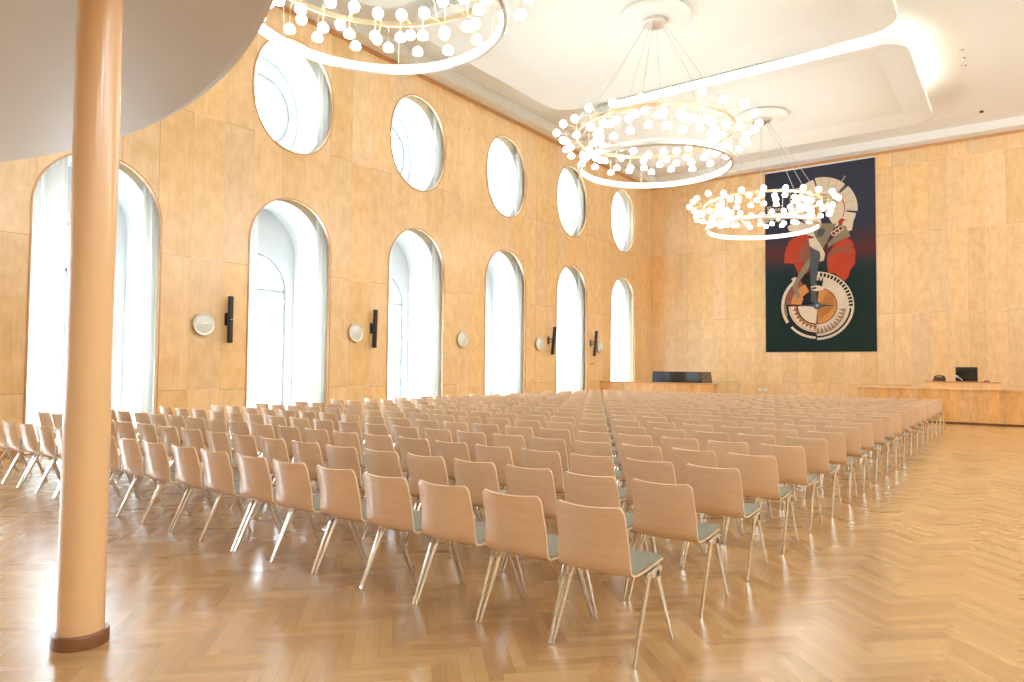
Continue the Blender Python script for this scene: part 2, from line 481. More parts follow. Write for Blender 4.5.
# microphone leaning in front of the laptop
t = thing('microphone', 'small white desk microphone leaning in front of the black laptop', 'microphone', (-1.38, 23.84, 1.205))
bm = bmesh.new(); lathe(bm, [(0, 0), (.05, 0), (.05, .012), (.012, .02), (0, .02)], 20); obj('microphone_foot', bm, M['black'], t)
bm = bmesh.new(); tube(bm, [(0, 0, .015), (-.02, 0, .05), (-.08, 0, .10), (-.12, 0, .13)], .008, 8); obj('gooseneck', bm, M['white'], t)
bm = bmesh.new(); tube(bm, [(-.11, 0, .122), (-.13, 0, .137), (-.16, 0, .16), (-.175, 0, .17)], [.012, .019, .019, .008], 10); obj('microphone_head', bm, M['white'], t)
# desk phone / conference unit
t = thing('desk_phone', 'black desk phone with raised handset on the wooden riser', 'phone', (-1.98, 23.95, 1.205))
bm = bmesh.new()
vs = [(-.17, -.11, 0), (.17, -.11, 0), (.17, .13, 0), (-.17, .13, 0), (-.14, -.10, .03), (.17, -.10, .03), (.17, .12, .12), (-.12, .12, .12)]
V = [bm.verts.new(v) for v in vs]
for q in ((3, 2, 1, 0), (4, 5, 6, 7), (0, 1, 5, 4), (1, 2, 6, 5), (2, 3, 7, 6), (3, 0, 4, 7)): bm.faces.new([V[i] for i in q])
bmesh.ops.bevel(bm, geom=bm.edges[:], offset=.006, segments=2, affect='EDGES'); obj('phone_body', bm, M['black'], t)
bm = bmesh.new(); tube(bm, [(-.12, 0, .10), (-.06, 0, .15), (.06, 0, .155), (.15, 0, .13)], [.028, .017, .017, .028], 10); obj('handset', bm, M['black'], t)
bm = bmesh.new(); box(bm, -.11, .11, -.02, .15, 0, .004); 
o = obj('paper_sheet', bm, M['paper'], smooth=False); o.location = (-.64, 23.85, 1.205); o.rotation_euler = (0, 0, .2)
tag(o, 'white paper sheet lying at the end of the wooden riser', 'paper')
bm = bmesh.new(); box(bm, -.07, .07, -.04, .04, 0, .03, bev=.006)
o = obj('control_box', bm, M['black']); o.location = (-.81, 23.84, 1.205)
tag(o, 'small dark control box between the laptop and the paper sheet', 'device')
# piano behind the left counter
t = thing('piano', 'black lacquered piano behind the pale counter, only its lid showing', 'piano', (-10.75, 25.8, 0))
bm = bmesh.new()
prof = [(-1.02, .62), (-1.02, .95), (-1.0, 1.39), (.96, 1.39), (1.03, .95), (1.03, .62)]
for y in (-.55, .55):
    pass
V0 = [bm.verts.new((x, -.55, z)) for x, z in prof]; V1 = [bm.verts.new((x, .55, z)) for x, z in prof]
bm.faces.new(V0[::-1]); bm.faces.new(V1)
for i in range(6):
    j = (i + 1) % 6; bm.faces.new((V0[i], V0[j], V1[j], V1[i]))
bmesh.ops.recalc_face_normals(bm, faces=bm.faces[:]); bmesh.ops.bevel(bm, geom=bm.edges[:], offset=.012, segments=2, affect='EDGES')
obj('piano_case', bm, M['black_gloss'], t)
bm = bmesh.new(); n = 14; A = []; B = []
for i in range(n + 1):
    a = PI * .5 * i / n
    A.append(bm.verts.new((-1.0 + .56 * i / n, -.56 - .05 * math.sin(a * 2), .96)))
    B.append(bm.verts.new((-.98 + .56 * i / n, -.56 - .05 * math.sin(a * 2), 1.375)))
for i in range(n): bm.faces.new((A[i], A[i + 1], B[i + 1], B[i]))
bmesh.ops.solidify(bm, geom=bm.faces[:], thickness=.012)
obj('blue_lit_end_panel', bm, M['blue_lit'], t)  # bluish reflection on the black end, painted as a curved sheet
for x in (-.95, .95):
    for y in (-.42, .42):
        bm = bmesh.new(); tube(bm, [(x, y, .63), (x, y, .08), (x, y, 0)], [.06, .04, .05], 12); obj('leg', bm, M['black_gloss'], t)
# wall sockets
for i, x in enumerate((-8.36, -8.14)):
    t = thing('wall_socket', ('white wall socket under the tapestry, the one nearer the window wall', 'white wall socket under the tapestry, the one nearer the long counter')[i], 'socket', (x, FY - .001, .70), group='wall sockets')
    bm = bmesh.new(); box(bm, -.075, .075, -.02, 0, -.04, .04, bev=.006); obj('cover_plate', bm, M['white'], t)
    bm = bmesh.new(); box(bm, -.025, .025, -.024, -.018, -.02, .02, bev=.004); obj('insert', bm, M['paper'], t)

# ------------------------------------------------------------------ wall lamps, speakers on the window wall
def disc(y, z, label):
    t = thing('wall_disc_lamp', label, 'wall lamp', (WX, y, z), group='round disc lamps on the window wall')
    t.rotation_euler = (0, PI / 2, 0)
    bm = bmesh.new(); lathe(bm, [(0, 0), (.09, 0), (.09, .05), (0, .05)], 32); obj('mount', bm, M['silver'], t)
    bm = bmesh.new(); lathe(bm, [(0, .05), (.215, .05), (.225, .065), (.215, .085), (.185, .08), (.18, .07), (0, .07)], 48); obj('rim', bm, M['disc_rim'], t)
    bm = bmesh.new(); lathe(bm, [(.182, .071), (.14, .09), (.06, .102), (.03, .11), (0, .112)], 48); obj('glass_disc', bm, M['disc_glass'], t)
    bm = bmesh.new(); lathe(bm, [(.022, .108), (.022, .125), (0, .128)], 20); obj('center_knob', bm, M['silver'], t)
for k, (y, z) in enumerate(((7.32, 2.30), (11.2, 2.31), (15.17, 2.30), (19.15, 2.30), (23.3, 2.30))):
    disc(y, z, 'round frosted disc lamp on the wood pier between the %s and %s arched windows' % (onames[k], onames[k + 1]))
def speaker(y, z, off, tilt, label, logo):
    t = thing('column_speaker', label, 'loudspeaker', (WX, y, z), group='black column loudspeakers')
    bm = bmesh.new(); box(bm, 0, .02, -.05, .05, -.12, .14, bev=.004); obj('wall_plate', bm, M['black'], t)
    bm = bmesh.new(); tube(bm, [(.01, 0, .06), (off - .03, 0, .05)], .018, 8); tube(bm, [(.01, 0, -.05), (off - .03, 0, -.03)], .014, 8); obj('bracket', bm, M['black'], t)
    bm = bmesh.new(); box(bm, -.045, .045, -.042, .042, -.475, .475, bev=.008)
    R = Matrix.Rotation(tilt, 3, 'Y')
    bmesh.ops.rotate(bm, verts=bm.verts[:], cent=(0, 0, 0), matrix=R); bmesh.ops.translate(bm, verts=bm.verts[:], vec=(off, 0, 0))
    cab = obj('cabinet', bm, M['black'], t)
    bm = bmesh.new(); box(bm, .0455, .0485, -.034, .034, -.455, .455); bmesh.ops.rotate(bm, verts=bm.verts[:], cent=(0, 0, 0), matrix=R); bmesh.ops.translate(bm, verts=bm.verts[:], vec=(off, 0, 0))
    obj('grille', bm, M['knob'], cab)
    if logo:
        bm = bmesh.new(); box(bm, .049, .051, -.028, .028, -.004, .004); bmesh.ops.translate(bm, verts=bm.verts[:], vec=(off, 0, 0)); obj('logo_plate', bm, M['white'], cab)
speaker(7.84, 2.42, .13, 0, 'black column loudspeaker on the pier beside the second arched window', True)
speaker(11.74, 2.43, .13, .03, 'black column loudspeaker on the pier beside the third arched window', False)
speaker(19.75, 2.42, .22, .10, 'tilted black column loudspeaker on a bracket beside the fifth arched window', False)
speaker(22.62, 2.42, .22, .10, 'tilted black column loudspeaker on a bracket just past the fifth arched window', False)
bm = bmesh.new(); tube(bm, [(0, 0, 0), (.05, 0, 0), (.07, 0, .02), (.07, .09, .03)], .014, 8)
o = obj('wall_hook', bm, M['black']); o.location = (WX, 22.65, 1.65); tag(o, 'small black hook on the pier below the farther tilted loudspeaker', 'hook')

# ------------------------------------------------------------------ ceiling panels
def rrect(x0, x1, y0, y1, r, n=10):
    L = []
    for cx, cy, a0 in ((x1 - r, y1 - r, 0), (x0 + r, y1 - r, PI / 2), (x0 + r, y0 + r, PI), (x1 - r, y0 + r, 1.5 * PI)):
        for i in range(n + 1):
            a = a0 + PI / 2 * i / n; L.append((cx + r * math.cos(a), cy + r * math.sin(a)))
    return L
PZ = 9.16
def panel(y0, y1, label):
    x0, x1 = -11.1, -2.03
    t = thing('ceiling_panel', label, 'ceiling panel', ((x0 + x1) / 2, (y0 + y1) / 2, PZ), group='suspended ceiling panels with rounded corners')
    cx, cy = (x0 + x1) / 2, (y0 + y1) / 2
    O = [(a - cx, b - cy) for a, b in rrect(x0, x1, y0, y1, .75)]
    I = [(a - cx, b - cy) for a, b in rrect(x0 + .78, x1 - .72, y0 + .85, y1 - .85, .12)]
    bm = bmesh.new()
    N = len(O)
    top = [bm.verts.new((a, b, .16)) for a, b in O]; mid = [bm.verts.new((a, b, .03)) for a, b in O]
    low = [bm.verts.new((a * .998, b * .998, 0)) for a, b in O]; inn = [bm.verts.new((a, b, .15)) for a, b in I]
    bm.faces.new(top)
    for A, B in ((top, mid), (mid, low), (low, inn)):
        for i in range(N):
            j = (i + 1) % N; bm.faces.new((A[i], A[j], B[j], B[i]))
    bm.faces.new(inn[::-1]); bmesh.ops.recalc_face_normals(bm, faces=bm.faces[:])
    obj('panel_body', bm, M['panel'], t, smooth=False)
    for sx in (-3, 0, 3):
        for sy in (-2, 2):
            bm = bmesh.new(); tube(bm, [(sx, sy, .16), (sx, sy, CZ - PZ)], .02, 8); obj('hanger_rod', bm, M['silver'], t)
    return t, cx, cy
t0, _, _ = panel(3.6, 10.15, 'white rounded ceiling panel above the chandelier closest to the balcony')
t1, _, _ = panel(10.75, 17.3, 'white rounded ceiling panel above the middle chandelier')
t2, cx, cy = panel(17.9, 24.45, 'white rounded ceiling panel with a glowing front edge, closest to the tapestry wall')
# luminous strip on the front edge of the last panel
bm = bmesh.new(); box(bm, -9.5 - cx, -2.62 - cx, 17.84 - cy, 17.895 - cy, .015, .20)
obj('light_strip', bm, M['strip'], t2, smooth=False)
bm = bmesh.new(); box(bm, -3.1 - cx, -2.35 - cx, 18.7 - cy, 22.6 - cy, .165, .185)
obj('uplight', bm, M['cove'], t2, smooth=False)
# spots in the ceiling
for i, y in enumerate((20.83, 21.39, 21.97)):
    t = thing('ceiling_spot', 'tiny ceiling spot, %s of three beside the glowing panel' % ('the one toward the balcony', 'middle one', 'the one toward the far wall')[i], 'ceiling spot', (-1.12, y, CZ), group='recessed ceiling spots')
    bm = bmesh.new(); lathe(bm, [(0, -.005), (.05, -.005), (.06, -.015), (.07, -.01), (.07, 0), (0, 0)], 24); obj('bezel', bm, M['silver'], t)
    bm = bmesh.new(); tube(bm, [(-.02, 0, -.01), (.02, 0, -.045)], .028, 12); obj('lamp_head', bm, M['silver'], t)
t = thing('air_slot', 'long narrow air slot in the ceiling beside the last panel', 'vent', (-1.55, 26.15, CZ))
bm = bmesh.new(); box(bm, -.62, .62, -.03, .03, -.02, 0, bev=.004); obj('slot_frame', bm, M['panel'], t, smooth=False)
bm = bmesh.new(); box(bm, .60, .70, -.05, .05, -.045, -.001); obj('end_cap', bm, M['black'], t, smooth=False)

# ------------------------------------------------------------------ balcony and its column
t = thing('balcony', 'curved grey-beige balcony underside over the column', 'balcony', (0, 0, 0))
bcx, bcy, bR = -7.27, -4.666, 8.04
prof = [(0, 3.9), (bR - .06, 3.9), (bR, 3.93), (bR, 4.30), (0, 4.30)]
bm = bmesh.new(); lathe(bm, prof, 160, (0, 0, 0))
bmesh.ops.translate(bm, verts=bm.verts[:], vec=(bcx, bcy, 0))
for side, lim in ((0, WX + .005), (1, BY + .01)):   # trim at the walls
    no = (-1, 0, 0) if side == 0 else (0, -1, 0); co = (lim, 0, 0) if side == 0 else (0, lim, 0)
    bmesh.ops.bisect_plane(bm, geom=bm.verts[:] + bm.edges[:] + bm.faces[:], plane_co=co, plane_no=no, clear_outer=True)
obj('balcony_slab', bm, M['balcony'], t, smooth=True, angle=25)
t = thing('column', 'slim round orange-beige column on a dark wooden base ring', 'column', (-4.095, 1.655, 0))
R0 = .1135
bm = bmesh.new(); lathe(bm, [(0, .0), (R0, .0), (R0 * .995, 2.0), (R0 * .97, 3.899), (0, 3.899)], 64); obj('shaft', bm, M['paint_column'], t)
bm = bmesh.new(); lathe(bm, [(R0 + .001, 0), (R0 + .024, 0), (R0 + .024, .062), (R0 + .019, .070), (R0 + .001, .070)], 64); obj('base_ring', bm, M['base_wood'], t, angle=50)

# ------------------------------------------------------------------ chandeliers
def mesh_of(name, bm, mat):
    o = obj(name, bm, mat); me = o.data; C.objects.unlink(o); bpy.data.objects.remove(o); return me
bm = bmesh.new(); bmesh.ops.create_uvsphere(bm, u_segments=14, v_segments=9, radius=.080); globe_me = mesh_of('bulb', bm, M['bulb'])
bm = bmesh.new(); lathe(bm, [(0, .07), (.045, .056), (.074, .02), (.08, -.03), (.072, -.045), (.045, -.052), (0, -.054)], 14); dome_me = mesh_of('bulb', bm, M['bulb'])
def chandelier(x, y, zl, zc, label, nsp=24):
    t = thing('chandelier', label, 'chandelier', (x, y, zc), group='ring chandeliers')
    zr, zg = zl - zc, zl + .72 - zc
    rl, rg = 1.62, 1.70
    bm = bmesh.new(); lathe(bm, [(0, 0), (.75, 0), (.77, -.03), (.74, -.10), (.62, -.13), (0, -.13)], 56); obj('canopy', bm, M['panel'], t)
    bm = bmesh.new(); lathe(bm, [(0, -.13), (.27, -.13), (.27, -.19), (.25, -.20), (0, -.20)], 32); cp = obj('cable_plate', bm, M['silver'], t)
    bm = bmesh.new(); lathe(bm, [(rl + .035, -.065), (rl + .045, -.05), (rl + .045, .055), (rl + .035, .07), (rl - .012, .07), (rl - .012, .056), (rl - .002, .05), (rl - .002, -.04), (rl - .012, -.046), (rl - .012, -.065)], 120, (0, 0, zr), closed=True)
    ring = obj('lower_ring', bm, M['silver'], t)
    bm = bmesh.new(); lathe(bm, [(rl - .003, -.040), (rl - .003, .050), (rl - .010, .050), (rl - .013, .04), (rl - .013, -.03), (rl - .010, -.040)], 120, (0, 0, zr), closed=True)
    obj('ring_diffuser', bm, M['led'], ring)
    bm = bmesh.new(); lathe(bm, [(rg + .015, -.035), (rg + .015, .035), (rg - .015, .035), (rg - .015, -.035)], 120, (0, 0, zg), closed=True)
    obj('upper_ring', bm, M['brass'], t)
    for k in range(8):
        a = 2 * PI * (k + .35) / 8
        bm = bmesh.new(); tube(bm, [(.2 * math.cos(a), .2 * math.sin(a), -.19), (rg * math.cos(a), rg * math.sin(a), zg + .03)], .006, 6); obj('suspension_cable', bm, M['cable'], t)
    for k in range(6):
        a = 2 * PI * (k + .1) / 6
        bm = bmesh.new(); tube(bm, [(rg * math.cos(a), rg * math.sin(a), zg), (rl * math.cos(a) * 1.012, rl * math.sin(a) * 1.012, zr + .06)], .005, 6); obj('ring_hanger', bm, M['cable'], t)
    rnd = random.Random(int(y * 10))
    for k in range(nsp):
        a0 = 2 * PI * k / nsp; bm = bmesh.new(); spots = []
        specs = [(2.12, .03, 0, .05), (1.93, -.30, 1, -.04), (1.30, .0, 0, .03), (1.42, -.34, 1, .07)]
        for q, (r, dz, kind, da) in enumerate(specs):
            a = a0 + da + rnd.uniform(-.02, .02); dz += rnd.uniform(-.06, .06); r += rnd.uniform(-.05, .05)
            p = Vector((r * math.cos(a), r * math.sin(a), zg + dz)); s_ = Vector((rg * math.cos(a0), rg * math.sin(a0), zg))
            if kind: tube(bm, [s_, (p.x * .98, p.y * .98, zg + .0), (p.x, p.y, zg - .02), (p.x, p.y, p.z + .06)], .006, 5)
            else: tube(bm, [s_, s_.lerp(p, .5) + Vector((0, 0, .02)), p], .006, 5)
            spots.append((p, kind))
        obj('arm', bm, M['brass'], t)
        for p, kind in spots:
            b = bpy.data.objects.new('bulb', dome_me if kind else globe_me); link(b, t); b.location = p; b.rotation_euler = (0, 0, rnd.random() * 6)
ZC = PZ + .13
chandelier(-6.45, 5.78, 5.92, ZC, 'large ring chandelier with white bulbs hanging closest to the balcony edge')
chandelier(-6.40, 13.85, 5.93, ZC, 'ring chandelier in the middle of the hall, its canopy in view above it')
chandelier(-6.33, 21.35, 5.82, ZC, 'ring chandelier hanging before the dark tapestry')

# ------------------------------------------------------------------ tapestry
def tapestry():
    X0, X1, Z0, Z1 = -8.13, -4.20, 2.19, 9.30
    Wd, Hd = X1 - X0, Z1 - Z0
    t = thing('tapestry', 'tall dark tapestry with a figure on a wheel, hanging on the far wall', 'tapestry', (0, 0, 0))
    s = NT('tapestry_weave'); o = s.xyz(s.pos()); f = s.M('DIVIDE', s.M('SUBTRACT', o[2], Z0), Hd)
    st = s.noise(s.comb(s.M('MULTIPLY', o[0], 9.0), s.M('MULTIPLY', o[2], .6)), 1.0, 3)
    f2 = s.M('ADD', f, s.M('MULTIPLY', s.M('SUBTRACT', st, .5), .03))
    c = s.ramp(f2, [(0, (.006, .022, .018)), (.42, (.006, .022, .02)), (.47, (.022, .030, .040)), (.54, (.10, .022, .022)), (.60, (.055, .030, .040)), (.68, (.028, .033, .060)), (1, (.034, .038, .062))])
    s.set(Base_Color=c, Roughness=.95); weave = s.m
    cols = {}
    def mat(n, c):
        q = plain('wool_' + n, c, .95, var=.10, scale=8); return q
    names = ['cream', 'red', 'olive', 'dark', 'rust', 'brown', 'black', 'grey', 'taupe']
    rgb = [(.66, .56, .42), (.44, .05, .018), (.25, .20, .13), (.075, .085, .095), (.58, .24, .07), (.26, .09, .055), (.012, .014, .016), (.32, .30, .27), (.42, .35, .25)]
    mats = [weave] + [mat(n, c) for n, c in zip(names, rgb)]
    ix = {n: i + 1 for i, n in enumerate(names)}
    bm = bmesh.new(); nx = 24
    A = []; 
    for iz in range(2):
        for k in range(nx + 1):
            pass
    box(bm, X0, X1, FY - .035, FY - .012, Z0, Z1)
    lay = [0]
    def uv(px, py):
        px += 6 * math.sin(PI * (px - 28) / 365)
        py += 5 * math.cos(PI * (py - 60) / 600)
        ty = 78 - 48 * (px - 28) / 360; by = 657 - 2 * (px - 42) / 354
        v = (py - ty) / (by - ty); xl = 28 + 14 * v; xr = 388 + 8 * v
        return X0 + Wd * (px - xl) / (xr - xl), Z1 - Hd * v
    def poly(n, pts, step=True):
        if step: lay[0] += 1
        y = FY - .036 - .0006 * lay[0]
        P = [uv(*p) for p in pts]
        tr = geometry.tessellate_polygon([[Vector((a, b, 0)) for a, b in P]])
        V = [bm.verts.new((a, y, b)) for a, b in P]
        for q in tr:
            f = bm.faces.new([V[i] for i in q])
            f.normal_update()
            if f.normal.y > 0: f.normal_flip()
            f.material_index = ix[n]
    def sector(n, cx, cy, r0, r1, a0, a1, ry=.95, step=True):
        k = max(3, int(abs(a1 - a0) / 6)); L = []
        for i in range(k + 1):
            a = math.radians(a0 + (a1 - a0) * i / k); L.append((cx + r1 * math.cos(a), cy - r1 * ry * math.sin(a)))
        if r0 <= 0: L.append((cx, cy))
        else:
            for i in range(k, -1, -1):
                a = math.radians(a0 + (a1 - a0) * i / k); L.append((cx + r0 * math.cos(a), cy - r0 * ry * math.sin(a)))
        poly(n, L, step)
    # head-dress fan
    hx, hy = 222, 190
    for a0, a1, r in ((108, 140, 106), (50, 105, 110), (-5, 44, 112), (-36, -9, 108), (144, 200, 96)):
        sector('cream', hx, hy, 0, r, a0, a1)
    sector('cream', hx, hy, 0, 76, -60, 250)
    sector('red', hx, hy, 68, 71, -25, 50)
    sector('taupe', hx, hy, 20, 52, 20, 160)
    for i in range(7):
        a = math.radians(-2 + i * 16); 
        poly('taupe', [(hx + 72 * math.cos(a), hy - 72 * math.sin(a)), (hx + 104 * math.cos(a), hy - 104 * math.sin(a)), (hx + 104 * math.cos(a + .02), hy - 104 * math.sin(a + .02)), (hx + 72 * math.cos(a + .02), hy - 72 * math.sin(a + .02))], False)
    poly('taupe', [(280, 100), (292, 82), (295, 84), (284, 102)])
    poly('red', [(270, 235), (280, 222), (292, 226), (298, 234), (284, 246), (274, 244)])
    # keyboard-like dashes at the left
    for r in range(4):
        poly('cream', [(36, 182 + r * 14), (92, 176 + r * 14), (92, 178 + r * 14), (36, 185 + r * 14)])
        for k in range(6): poly('cream', [(38 + k * 9, 186 + r * 14), (43 + k * 9, 185 + r * 14), (43 + k * 9, 191 + r * 14), (38 + k * 9, 192 + r * 14)], False)
    poly('rust', [(178, 185), (196, 178), (206, 195), (200, 214), (186, 210)])
    # shoulders in red
    poly('red', [(97, 370), (100, 330), (112, 298), (135, 280), (172, 272), (188, 300), (186, 345), (168, 372)])
    poly('brown', [(150, 320), (170, 290), (186, 320), (184, 350), (168, 370), (140, 366)])
    poly('red', [(237, 345), (262, 305), (298, 286), (318, 300), (328, 335), (326, 375), (310, 396), (308, 412), (290, 436), (264, 406), (240, 402), (237, 380)])
    poly('brown', [(238, 345), (250, 325), (275, 318), (300, 322), (316, 330), (316, 338), (290, 334), (262, 338), (246, 352)])
    poly('brown', [(292, 318), (298, 306), (312, 308), (316, 318)])
    poly('red', [(130, 372), (176, 372), (178, 400), (176, 446), (165, 450), (145, 410)])
    poly('olive', [(205, 248), (220, 238), (266, 240), (250, 268), (236, 300), (222, 322), (210, 300), (196, 268)])
    poly('olive', [(238, 305), (262, 280), (292, 250), (304, 262), (312, 284), (290, 290), (262, 304), (240, 320)])
    poly('cream', [(288, 232), (322, 226), (316, 262), (304, 266), (296, 250), (284, 246)])
    poly('dark', [(206, 262), (222, 254), (230, 262), (222, 280), (212, 284), (202, 276)])
    for k in range(3):
        cx0, cy0 = 258 + k * 11, 272 - k * 8
        sector('cream', cx0, cy0, 0, 9.5, 0, 360); sector('black', cx0, cy0, 0, 6, 0, 360)
        sector('red', cx0, cy0, 0, 3.5, 0, 360)
    poly('cream', [(106, 248), (124, 236), (150, 232), (176, 246), (192, 262), (200, 286), (160, 272), (128, 268), (112, 262)])
    poly('cream', [(176, 290), (200, 284), (222, 322), (230, 340), (226, 362), (212, 366), (214, 342), (196, 326), (180, 312)])
    # wheel
    wx, wy = 207, 511
    sector('black', wx, wy, 0, 120, 0, 360)
    sector('cream', wx, wy, 64, 98, -92, 78)
    sector('cream', wx, wy, 98, 104, -90, 88)
    sector('cream', wx, wy, 110, 118, -90, -4)
    sector('cream', wx, wy, 98, 106, 20, 92)
    poly('cream', [(318, 490), (325, 512), (318, 516), (304, 512)])
    for k in range(13):
        a = 90 - k * 6.6; sector('cream', wx, wy, 88, 100, a - 2.2, a + 2.2); 
    sector('cream', wx, wy, 98, 118, -5, 90)
    for k in range(14):
        a = 84 - k * 6.4; sector('black', wx, wy, 101, 114, a - 2.0, a + 2.0)
    for k in range(10):
        a = math.radians(-6 - k * 8.6); b = math.radians(-10.3 - k * 8.6); c_ = math.radians(-14.0 - k * 8.6)
        poly('brown', [(wx + 70 * math.cos(b), wy - 70 * math.sin(b)), (wx + 92 * math.cos(a), wy - 92 * math.sin(a)), (wx + 92 * math.cos(c_), wy - 92 * math.sin(c_))])
        poly('grey', [(wx + 76 * math.cos(b), wy - 76 * math.sin(b)), (wx + 89 * math.cos((a + b) / 2), wy - 89 * math.sin((a + b) / 2)), (wx + 89 * math.cos((c_ + b) / 2), wy - 89 * math.sin((c_ + b) / 2))], True)
    sector('rust', wx, wy, 0, 62, -88, 85)
    for k in range(9):
        o_ = -48 + k * 12
        poly('brown', [(wx + max(6, o_ * .5 + 6), wy + 40 - k * 10), (wx + 52, wy + 8 - k * 6), (wx + 52, wy + 10 - k * 6), (wx + max(6, o_ * .5 + 6), wy + 43 - k * 10)], False)
    sector('cream', wx, wy, 0, 62, 182, 268)
    sector('rust', wx, wy, 66, 88, 182, 268); sector('cream', wx, wy, 74, 86, 182, 268)
    for k in range(8):
        a = math.radians(186 + k * 10.5); b = math.radians(191 + k * 10.5); c_ = math.radians(196 + k * 10.5)
        poly('brown', [(wx + 66 * math.cos(a), wy - 66 * math.sin(a)), (wx + 82 * math.cos(b), wy - 82 * math.sin(b)), (wx + 66 * math.cos(c_), wy - 66 * math.sin(c_))])
    sector('cream', wx, wy, 88, 92, 182, 268)
    sector('brown', wx, wy, 56, 104, 122, 178); sector('rust', wx, wy, 50, 84, 118, 176)
    sector('cream', wx, wy, 106, 116, 128, 212); sector('cream', wx, wy, 106, 114, 222, 268)
    poly('cream', [(122, 424), (134, 416), (146, 424), (132, 434)])
    sector('black', wx, wy, 10, 55, 92, 150); sector('olive', wx, wy, 100, 108, 178, 200)
    # legs
    poly('olive', [(186, 345), (182, 384), (142, 440), (152, 482), (144, 490), (126, 446), (164, 376)])
    poly('dark', [(184, 318), (214, 334), (212, 366), (206, 402), (204, 450), (206, 500), (188, 500), (186, 452), (182, 380)])
    poly('cream', [(186, 448), (206, 444), (230, 450), (226, 460), (204, 464), (188, 460)])
    poly('black', [(188, 452), (204, 450), (204, 456), (188, 457)])
    poly('dark', [(wx - 58, wy), (wx, wy - 5), (wx + 62, wy), (wx, wy + 5)])
    sector('dark', wx, wy, 0, 13, 0, 360); sector('grey', wx, wy, 0, 5, 0, 360)
    obj('woven_panel', bm, mats, t, smooth=False)
    bm = bmesh.new(); box(bm, X0 - .02, X1 + .02, FY - .045, FY - .008, Z1 - .005, Z1 + .045, bev=.005)
    obj('hanging_rail', bm, M['paper'], t, smooth=False)
tapestry()

# ------------------------------------------------------------------ chairs
def shell_bm(bm, mi_face=0, mi_edge=1, fine=True):
    # side profile from back top to seat front : (y, z, half width, bow)
    P = [(-.308, .788, .178, .016), (-.306, .780, .192, .017), (-.302, .762, .2025, .018), (-.295, .730, .2055, .019), (-.283, .670, .2075, .020),
         (-.269, .600, .210, .022), (-.254, .535, .213, .018), (-.238, .485, .216, .012), (-.220, .452, .219, .006), (-.190, .436, .220, .003), (-.140, .434, .221, .002),
         (-.04, .436, .221, .002), (.08, .446, .220, .002), (.165, .453, .217, .002), (.200, .448, .208, .001), (.218, .435, .185, .0)]
    if not fine: P = P[::1]
    n = 10 if fine else 6; th = .011; F = []; B = []
    for i, (y, z, w, bow) in enumerate(P):
        a = P[max(i - 1, 0)]; b = P[min(i + 1, len(P) - 1)]
        t = Vector((0, b[0] - a[0], b[1] - a[1])).normalized(); nn = Vector((0, -t.z, t.y))  # towards sitter/up
        if nn.y < 0 and nn.z < 0: nn = -nn
        rf = []; rb = []
        for j in range(n + 1):
            s_ = -1 + 2 * j / n; off = bow * (s_ * s_) * 2.2
            p = Vector((s_ * w, y, z)) + nn * off
            rf.append(bm.verts.new(p)); rb.append(bm.verts.new(p - nn * th))
        F.append(rf); B.append(rb)
    m = len(P)
    for i in range(m - 1):
        for j in range(n):
            for V, k in ((F, 1), (B, -1)):
                f = bm.faces.new([V[i][j], V[i][j + 1], V[i + 1][j + 1], V[i + 1][j]][::k]); f.material_index = mi_face
        for j in (0, n):
            f = bm.faces.new((F[i][j], F[i + 1][j], B[i + 1][j], B[i][j])); f.material_index = mi_edge
    for j in range(n):
        for i in (0, m - 1):
            f = bm.faces.new((F[i][j], F[i][j + 1], B[i][j + 1], B[i][j])); f.material_index = mi_edge
    bmesh.ops.recalc_face_normals(bm, faces=bm.faces[:])

def pad_bm(bm, mi=0):
    v0 = len(bm.verts)
    L = rrect(-.212, .212, -.205, .198, .03, 4)
    zt = lambda y: .4375 + .0175 * max(0, min(1, (y + .15) / .28)) + .006 * max(0, (-.17 - y) / .035)
    lo = [bm.verts.new((a, b, zt(b))) for a, b in L]; hi = [bm.verts.new((a * .99, b * .99, zt(b) + .014)) for a, b in L]
    N = len(L)
    for i in range(N):
        j = (i + 1) % N; f = bm.faces.new((lo[i], lo[j], hi[j], hi[i])); f.material_index = mi
    f = bm.faces.new(hi); f.material_index = mi
    f = bm.faces.new(lo[::-1]); f.material_index = mi

LEGS = [(s, e) for s in (-1, 1) for e in (-1, 1)]
def leg_bm(bm, s, e, mi=0, n=10):
    # e = -1 rear, +1 front
    if e < 0: top, foot = (s * .230, -.030, .418), (s * .2415, -.232, 0.0)
    else: top, foot = (s * .226, .066, .405), (s * .2385, .245, 0.0)
    top, foot = Vector(top), Vector(foot)
    tube(bm, [foot, foot.lerp(top, .03), foot.lerp(top, .5), top], [.0105, .0115, .0145, .0165], n, mi=mi, ru=.85)
def bracket_bm(bm, s, mi=0):
    x = s * .222
    P = [(-.075, .418), (.10, .436), (.125, .425), (.095, .398), (.02, .388), (-.055, .398)]
    V0 = [bm.verts.new((x - .016, y, z)) for y, z in P]; V1 = [bm.verts.new((x + .016, y, z)) for y, z in P]
    f = bm.faces.new(V0); f.material_index = mi; f = bm.faces.new(V1[::-1]); f.material_index = mi
    for i in range(6):
        j = (i + 1) % 6; f = bm.faces.new((V0[i], V0[j], V1[j], V1[i])); f.material_index = mi
    bmesh.ops.recalc_face_normals(bm, faces=bm.faces[:])
def knob_bm(bm, s, mi=0):
    tube(bm, [(s * .205, .064, .400), (s * .240, .064, .400)], .019, 10, mi=mi)
def beam_bm(bm, mi=0):
    tube(bm, [(-.22, .015, .405), (.22, .015, .405)], .014, 8, mi=mi)
    tube(bm, [(-.12, -.12, .424), (-.12, .12, .430)], .008, 6, mi=mi); tube(bm, [(.12, -.12, .424), (.12, .12, .430)], .008, 6, mi=mi)

